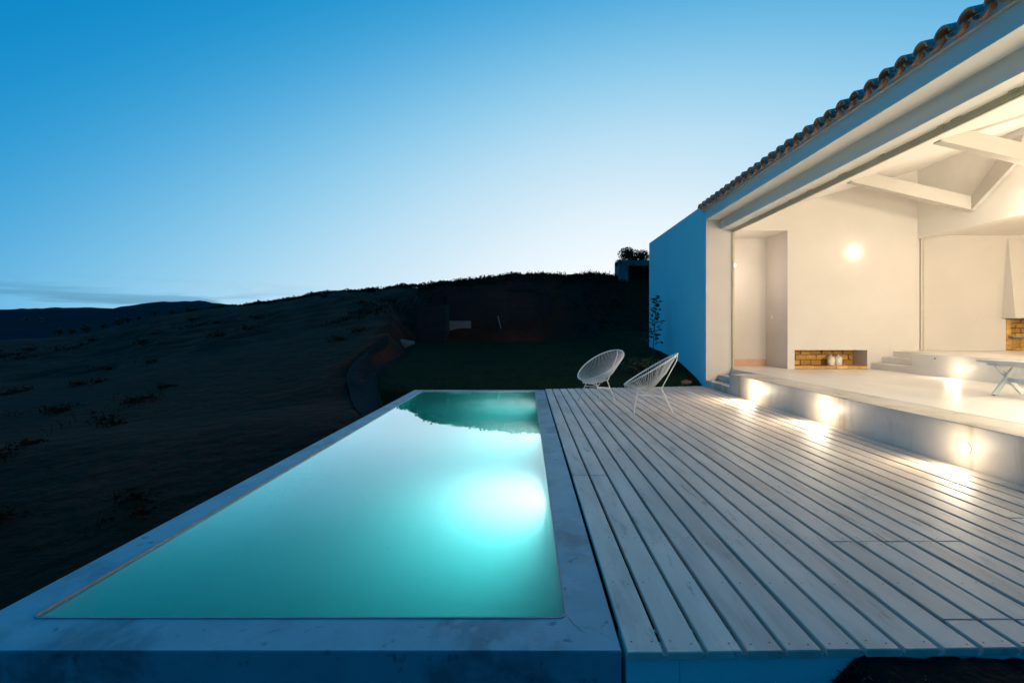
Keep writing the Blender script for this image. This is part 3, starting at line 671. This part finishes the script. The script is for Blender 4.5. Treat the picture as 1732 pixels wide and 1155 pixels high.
ch2 = copy_tree(ch1); ch2['label'] = 'white corded chair nearer the pool, its open bowl shaped seat facing the water'
ch2.location = (1.245, 8.12, 0); ch2.rotation_euler = (0, 0, math.atan2(-.45, -.75))

# ------------------------------------------------------------------ bench and small things in the room
bn = tag(empty('bench', (6.08, 5.4, .375)), 'white wooden bench with crossed X legs on the polished floor', 'bench')
obj('seat', MB().box(5.905, 6.275, 4.55, 6.36, .785, .818).mesh('seat', BENCHW, bevel=.003), bn)
obj('apron', MB().box(5.975, 6.215, 4.65, 6.29, .748, .785).mesh('apron', BENCHW, bevel=.003), bn)
for yy in (6.14, 4.78):
    for s in (1, -1):
        q = MB().prism([(6.085 - s * .20, .387), (6.085 - s * .20 + .075 * 1, .387), (6.085 + s * .10 + .03, .748), (6.085 + s * .10 - .03, .748)], yy - .03 + (.0 if s > 0 else .035), yy + .0 + (.0 if s > 0 else .035))
        lg = obj('leg', q.mesh('leg', BENCHW, bevel=.003), bn)
        obj('foot', MB().lathe([(.014, 0), (.014, .012)], (6.085 - s * .20 + .035, yy - .01, .3752), 10).mesh('foot', DARKM), lg)
obj('stretcher', MB().box(6.07, 6.10, 4.78, 6.15, .545, .60).mesh('stretcher', BENCHW, bevel=.003), bn)
for (x, lab) in ((6.655, 'cream lidded jar in the brick niche, farther from its plastered side wall'), (6.815, 'cream lidded jar in the brick niche, closer to its plastered side wall')):
    jr = tag(empty('jar', (x, 10.58, .433)), lab, 'jar', 'cream jars in the niche')
    obj('body', MB().lathe([(.066, 0), (.072, .01), (.074, .07), (.074, .145), (.068, .155)], (x, 10.58, .433), 20).mesh('body', CERAM, smooth=True), jr)
    obj('lid', MB().lathe([(.078, .155), (.078, .168), (.05, .195), (.016, .205), (.012, .212), (.017, .222), (.012, .234), (.004, .237)], (x, 10.58, .433), 20).mesh('lid', CERAM, smooth=True), jr)
gr = tag(empty('grill_rack', (11.2, 10.75, .8)), 'grey steel grill plate standing in the brick fireplace', 'grill')
obj('plate', MB().box(10.66, 11.9, 10.60, 10.95, 1.03, 1.065).mesh('plate', STEEL, bevel=.004), gr)
for x in (10.70, 11.85): 
    for y in (10.72, 10.92): obj('leg', MB().box(x, x + .03, y, y + .03, .803 if y > 10.7 else .758, 1.03).mesh('leg', STEEL), gr)
for x in (10.80, 11.03, 11.27):
    for z in (.803, .912): obj('brick', MB().box(x, x + .215, 10.80 + random.uniform(0, .01), 10.91, z, z + .105).mesh('brick', BRICK, bevel=.004), fire)

# ------------------------------------------------------------------ things beyond the deck
def leaf_cloud(n_, c, rad, size, squash=1.0, seed=0, mb=None, core=.35):
    rnd = random.Random(seed); mb = mb or MB()
    for _ in range(n_):
        d = Vector((rnd.gauss(0, 1), rnd.gauss(0, 1), rnd.gauss(0, 1))).normalized(); r = (core + (1 - core) * rnd.random()) * (1 + .25 * noise.noise(d * 2 + Vector((seed, 0, 0))))
        p = Vector(c) + Vector((d.x * rad[0], d.y * rad[1], d.z * rad[2] * squash)) * r
        u = Vector((rnd.gauss(0, 1), rnd.gauss(0, 1), rnd.gauss(0, .6))).normalized(); w_ = u.orthogonal().normalized(); s = size * rnd.uniform(.6, 1.3)
        w_ = (Matrix.Rotation(rnd.random() * 6.28, 3, u) @ w_)
        mb.poly([p - u * s, p + w_ * s * .45, p + u * s, p - w_ * s * .45], [(0, 1, 2, 3)])
    return mb
sx, sy = 3.42, 13.0; sz = lawn_z(sx, sy) - .02
sap = tag(empty('sapling', (sx, sy, sz)), 'slender leafy sapling standing against the blue shaded house wall', 'sapling')
stm = [(sx - .03, sy, sz), (sx - .01, sy, sz + .5), (sx + .03, sy + .02, sz + 1.0), (sx + .07, sy, sz + 1.62)]
sb = MB().tube(stm, .014, 7, r1=.004); fo = MB(); rnd = random.Random(3)
for k in range(30):
    h = .38 + 1.26 * k / 29; q = interp(h, [(0, sx - .03), (.5, sx - .01), (1.0, sx + .03), (1.62, sx + .07)]); a = k * 2.4
    L = .26 * (1.15 - h / 1.9) * rnd.uniform(.6, 1.2); e = (q + L * math.cos(a), sy + L * math.sin(a), sz + h + .35 * L)
    sb.tube([(q, sy, sz + h), e], .004, 4)
    for f_ in (.45, .7, .9, 1.05):
        b = Vector((q, sy, sz + h)).lerp(Vector(e), f_); u = Vector((rnd.gauss(0, 1), rnd.gauss(0, 1), rnd.gauss(0, .7))).normalized(); w_ = u.orthogonal().normalized(); s = rnd.uniform(.045, .085)
        fo.poly([b - u * s * .3, b + u * s * .5 + w_ * s * .5, b + u * s * 1.5, b + u * s * .5 - w_ * s * .5], [(0, 1, 2, 3)])
obj('stem', sb.mesh('stem', BARK), sap); obj('foliage', fo.mesh('foliage', LEAF, recalc=False), sap)
hx, hy = 3.0, 12.3; hz = lawn_z(hx, hy)
shb = tag(empty('shrub', (hx, hy, hz)), 'low dark shrub on the ground behind the two white chairs', 'shrub')
obj('foliage', leaf_cloud(900, (hx, hy, hz + .06), (.62, .5, .22), .045, seed=4).mesh('shrub_foliage', LEAF, recalc=False), shb)
obj('stem', MB().tube([(hx, hy, hz - .03), (hx + .02, hy, hz + .2)], .012, 6).mesh('shrub_stem', BARK), shb)
def rock(name, c, r, m, seed, label, cat, group=None):
    bm = bmesh.new(); bmesh.ops.create_icosphere(bm, subdivisions=3, radius=1)
    for v_ in bm.verts:
        k = 1 + .28 * noise.noise(v_.co * 1.3 + Vector((seed, 0, 0))) + .1 * noise.noise(v_.co * 4); v_.co = Vector((v_.co.x * r[0] * k + c[0], v_.co.y * r[1] * k + c[1], v_.co.z * r[2] * k + c[2]))
    me = bpy.data.meshes.new(name); bm.to_mesh(me); bm.free(); me.materials.append(m)
    for p in me.polygons: p.use_smooth = True
    return tag(obj(name, me), label, cat, group)
rock('stone', (3.53, 10.72, .045), (.125, .09, .055), REDSTONE, 1, 'flat reddish stone lying at the far end of the deck', 'stone')
rock('stone', (-5.3, 17.5, .25), (.62, .35, .12), STONE, 5, 'broad flat stone slab left of the lawn', 'stone', 'stones by the lawn')
rock('stone', (-5.0, 19.5, .6), (.5, .4, .25), STONE, 9, 'upright grey stone beside the earth wall', 'stone', 'stones by the lawn')
rock('stone', (-6.3, 19.2, .5), (.6, .3, .13), STONE, 12, 'low grey stone farthest from the lawn', 'stone', 'stones by the lawn')
w1 = tag(empty('retaining_wall', (-4, 20.5, .6)), 'short thick brown earth wall at the back left of the lawn', 'wall', 'earth walls behind the lawn')
def rough_wall(name, x0, x1, y0, y1, z0, z1, m, parent):
    mb = MB(); nx = max(2, int((x1 - x0) / .35)); nz = max(2, int((z1 - z0) / .3)); P = []
    for side in (0, 1):
        for k in range(nz + 1):
            for i in range(nx + 1):
                x = x0 + (x1 - x0) * i / nx; z = z0 + (z1 - z0) * k / nz
                z += (.12 * noise.noise((x * 1.4, 3, 1)) if k == nz else 0); y = (y0 if side == 0 else y1) + .05 * noise.noise((x * 2, z * 2, side))
                mb.v.append((x, y, z))
    S_ = (nx + 1) * (nz + 1)
    for side in (0, 1):
        for k in range(nz):
            for i in range(nx): a = side * S_ + k * (nx + 1) + i; mb.f.append((a, a + 1, a + nx + 2, a + nx + 1))
    for i in range(nx): a = nz * (nx + 1) + i; mb.f.append((a, a + 1, S_ + a + 1, S_ + a))
    for k in range(nz):
        for i in (0, nx): a = k * (nx + 1) + i; mb.f.append((a, a + nx + 1, S_ + a + nx + 1, S_ + a))
    return obj(name, mb.mesh(name, m), parent)
rough_wall('wall_body', -4.66, -3.42, 20.4, 21.4, .2, 2.29, EARTH, w1)
w2 = tag(empty('retaining_wall', (-1.3, 22, .8)), 'long brown earth wall cut into the hillside behind the lawn', 'wall', 'earth walls behind the lawn')
rough_wall('wall_body', -3.6, 1.05, 21.9, 22.6, .3, 2.9, EARTH, w2)
tag(obj('panel', MB().box(-3.5, -2.5, 21.6, 21.68, .62, 1.62).mesh('panel', PALEP)), 'pale square panel standing against the earth wall', 'panel')
tag(obj('kerb', MB().box(-3.45, -.85, 21.3, 21.45, .6, .84).mesh('kerb', PALEP)), 'low pale kerb at the foot of the earth wall', 'kerb', 'kerbs behind the lawn')
tag(obj('kerb', MB().box(1.1, 3.4, 22.0, 22.15, 1.0, 1.44).mesh('kerb', EARTH)), 'low dark kerb beside the long earth wall', 'kerb', 'kerbs behind the lawn')
tag(obj('pole', MB().tube([(-1.28, 21.5, 1.83), (-1.18, 21.45, 1.4), (-1.02, 21.4, .8)], .025, 7).mesh('pole', PALEP, smooth=True)), 'thin pale pole leaning on the earth wall', 'pole')
# ruined stone house on the hill
ru = tag(empty('ruined_house', (6.5, 25, 2.8)), 'roofless ruined stone house overgrown with ivy on the hill', 'ruin')
rv = voxel([('+', 4.76, 10.5, 25, 25.5, 1.2, 4.82), ('-', 5.25, 6.7, 24.9, 25.6, 3.42, 4.52), ('+', 4.76, 5.2, 25.5, 26.2, 1.2, 4.82), ('-', 7.6, 8.5, 24.9, 25.6, 2.3, 4.3)])
obj('wall', rv.mesh('ruin_wall', RUINW), ru)
obj('ledge', MB().box(5.2, 7.6, 24.8, 24.998, 3.0, 3.28).mesh('ruin_ledge', RUINW), ru)
obj('sill', MB().box(5.2, 6.75, 24.93, 25.4, 3.33, 3.415).mesh('ruin_sill', RUINW), ru)
obj('lintel', MB().box(5.1, 6.85, 24.95, 24.998, 4.55, 4.74).mesh('ruin_lintel', RUINW), ru)
obj('window_backing', MB().box(5.22, 10.5, 25.9, 26.3, 1.2, 4.75).mesh('ruin_back', EARTH), ru)  # dark backing added close behind the window so its opening stays dark
iv = MB()
for (cx_, cz, r_, n_, s_) in ((5.28, 5.16, .50, 2600, 1), (6.0, 5.06, .46, 2200, 2), (6.8, 5.08, .45, 1500, 3), (4.86, 4.72, .26, 600, 6), (5.55, 4.9, .42, 900, 8)): leaf_cloud(n_, (cx_, 25.35, cz), (r_, .5, r_ * .82), .045, seed=s_, mb=iv, core=.1)
obj('ivy', iv.mesh('ivy', LEAF, recalc=False), ru)
# scrub and dry stalks along the hill crest
sm = MB(); rnd = random.Random(11)
def tuft(x, y, z, h, n_, w_):
    for _ in range(n_):
        a = rnd.random() * 6.28; L = h * rnd.uniform(.4, 1.1); lean = rnd.uniform(.05, .7); b = Vector((x + rnd.gauss(0, h * .35), y + rnd.gauss(0, h * .35), z - .04)); d = Vector((math.cos(a) * lean, math.sin(a) * lean, 1)).normalized()
        m_ = b + d * L * .6; e = m_ + (d + Vector((math.cos(a) * .8, math.sin(a) * .8, -.2))).normalized() * L * .5; s = Vector((-math.sin(a), math.cos(a), 0)) * w_
        sm.poly([b - s, b + s, m_ + s * .8, m_ - s * .8, e], [(0, 1, 2, 3), (3, 2, 4)])
        if rnd.random() < .6:
            for q in range(3):
                c = m_.lerp(e, rnd.random()); u = Vector((rnd.gauss(0, 1), rnd.gauss(0, 1), rnd.gauss(0, 1))).normalized() * w_ * 4; v_ = u.orthogonal().normalized() * w_ * 2
                sm.poly([c - u, c + v_, c + u, c - v_], [(0, 1, 2, 3)])
for q in range(70):
    p = rnd.uniform(560, 1040); D = interp(p, CD) - rnd.uniform(-.2, .8); x = (p - 891) / 818 * D; r_ = rnd.uniform(.10, .30) * (1 if p > 700 else .8); leaf_cloud(150, (x, D, ground_z(x, D) + r_ * .35), (r_ * 1.7, r_, r_ * .75), .05, seed=100 + q, mb=sm, core=.1)
p = 300.0
while p < 1060:
    D = interp(p, CD)
    for q in range(3):
        y = D + rnd.uniform(-1.6, .6); x = (p + rnd.uniform(-4, 4) - 891) / 818 * y
        big = .75 + .9 * max(0, noise.noise((p * .025, 0, 5)) + .25)
        hpx = (6.0 if p < 620 else 7.5) * big
        if p < 420: hpx *= .55
        tuft(x, y, ground_z(x, y), hpx / 818 * D * rnd.uniform(.4, 1.15), 6, .0009 * D * .55)
    p += 1.3
for _ in range(900):
    y = 21 + 8 * rnd.random(); x = rnd.uniform(-9, 6)
    if -4.8 < x < 1.2 and y < 23: continue
    tuft(x, y, ground_z(x, y), rnd.uniform(.1, .35), 5, .012)
tag(obj('scrub', sm.mesh('scrub', SCRUB, recalc=False)), 'dry scrub and wild stalks along the crest of the hill', kind='stuff')
sm = MB(); rnd = random.Random(23); made = 0
while made < 80:
    y = 5 + 45 * rnd.random() ** 1.2; x = -3.2 - .12 * y - rnd.random() * (2 + 1.1 * y)
    if (x > lawn_left(y) - 1.4 and y > 6.5) or noise.noise((x * .16, y * .16, 7)) < .05 + .2 * rnd.random(): continue
    r_ = rnd.uniform(.10, .32) * (1 + .02 * y); made += 1
    leaf_cloud(70, (x, y, ground_z(x, y) + r_ * .1), (r_ * 1.6, r_ * 1.4, r_ * .5), .03 + .0016 * y, seed=400 + made, mb=sm, core=.1)
    for q in range(5): tuft(x + rnd.gauss(0, r_), y + rnd.gauss(0, r_), ground_z(x, y), r_ * .9, 4, .002 + .0003 * y)
tag(obj('dry_grass', sm.mesh('dry_grass', DRYG, recalc=False)), 'dry brown grass covering the dark slope left of the pool', kind='stuff')
# small trees down in the valley
for k, (p_, yb, hp) in enumerate(((45, 545, 9), (68, 546, 8), (100, 562, 13), (122, 560, 12), (146, 557, 15), (176, 550, 11), (200, 547, 13), (216, 540, 13), (236, 538, 8), (262, 531, 10), (290, 525, 9), (318, 521, 10))):
    D = interp(p_, CD) * (.97 if k > 1 else 2.4); X = (p_ - 891) / 818 * D; h = hp / 818 * D; z0 = (ground_z(X, D) if k > 1 else 1.2 + (558.5 - yb) / 818 * D)
    tr_ = tag(empty('tree', (X, D, z0)), ('first', 'second', 'third', 'fourth', 'fifth', 'sixth', 'seventh', 'eighth', 'ninth', 'tenth', 'eleventh', 'twelfth')[k] + ' small dark round tree from the left on the valley slope', 'tree', 'small trees on the valley slope')
    obj('crown', leaf_cloud(420, (X, D, z0 + h * .62), (h * .62, h * .62, h * .5), h * .1, seed=20 + k, core=.2).mesh('crown', LEAF, recalc=False), tr_)
    obj('trunk', MB().tube([(X, D, z0 - .3), (X, D, z0 + h * .6)], h * .06, 6).mesh('trunk', BARK), tr_)
# planting bed in front of the deck, lower right
bd = MB(); nx, ny = 90, 40
def bed_z(x, y): return -.655 + .615 * smooth((x - .75) / .55) * smooth((y - .2) / .9) + .03 * fbm(x, y, 4) + .018 * noise.noise((x * 17, y * 17, 0))
for j in range(ny + 1):
    for i in range(nx + 1): x = .45 + 3.4 * i / nx; y = -.6 + 2.435 * j / ny; bd.v.append((x, y, bed_z(x, y)))
for j in range(ny):
    for i in range(nx): a = j * (nx + 1) + i; bd.f.append((a, a + 1, a + nx + 2, a + nx + 1))
tag(obj('planting_bed', bd.mesh('planting_bed', BEDSOIL, smooth=True, angle=80, recalc=False)), 'dark soil bed in front of the deck', kind='structure')
lv = MB(); rnd = random.Random(5)
for _ in range(5200):
    x = rnd.uniform(1.0, 3.4); y = 1.825 - .9 * rnd.random() ** 2; z = bed_z(x, y) + rnd.uniform(-.005, .012); a = rnd.random() * 6.28
    u = Vector((math.cos(a), math.sin(a), rnd.uniform(-.2, .7))).normalized(); w_ = u.cross(Vector((0, 0, 1))).normalized(); s = rnd.uniform(.008, .020)
    z = min(z, -.04 - s * 1.1)
    b = Vector((x, y, z)); lv.poly([b, b + u * s * .6 + w_ * s * .32, b + u * s * 1.4, b + u * s * .6 - w_ * s * .32], [(0, 1, 2, 3)])
tag(obj('ground_cover', lv.mesh('ground_cover', LEAF, recalc=False)), 'dark ground cover leaves below the deck edge', kind='stuff')
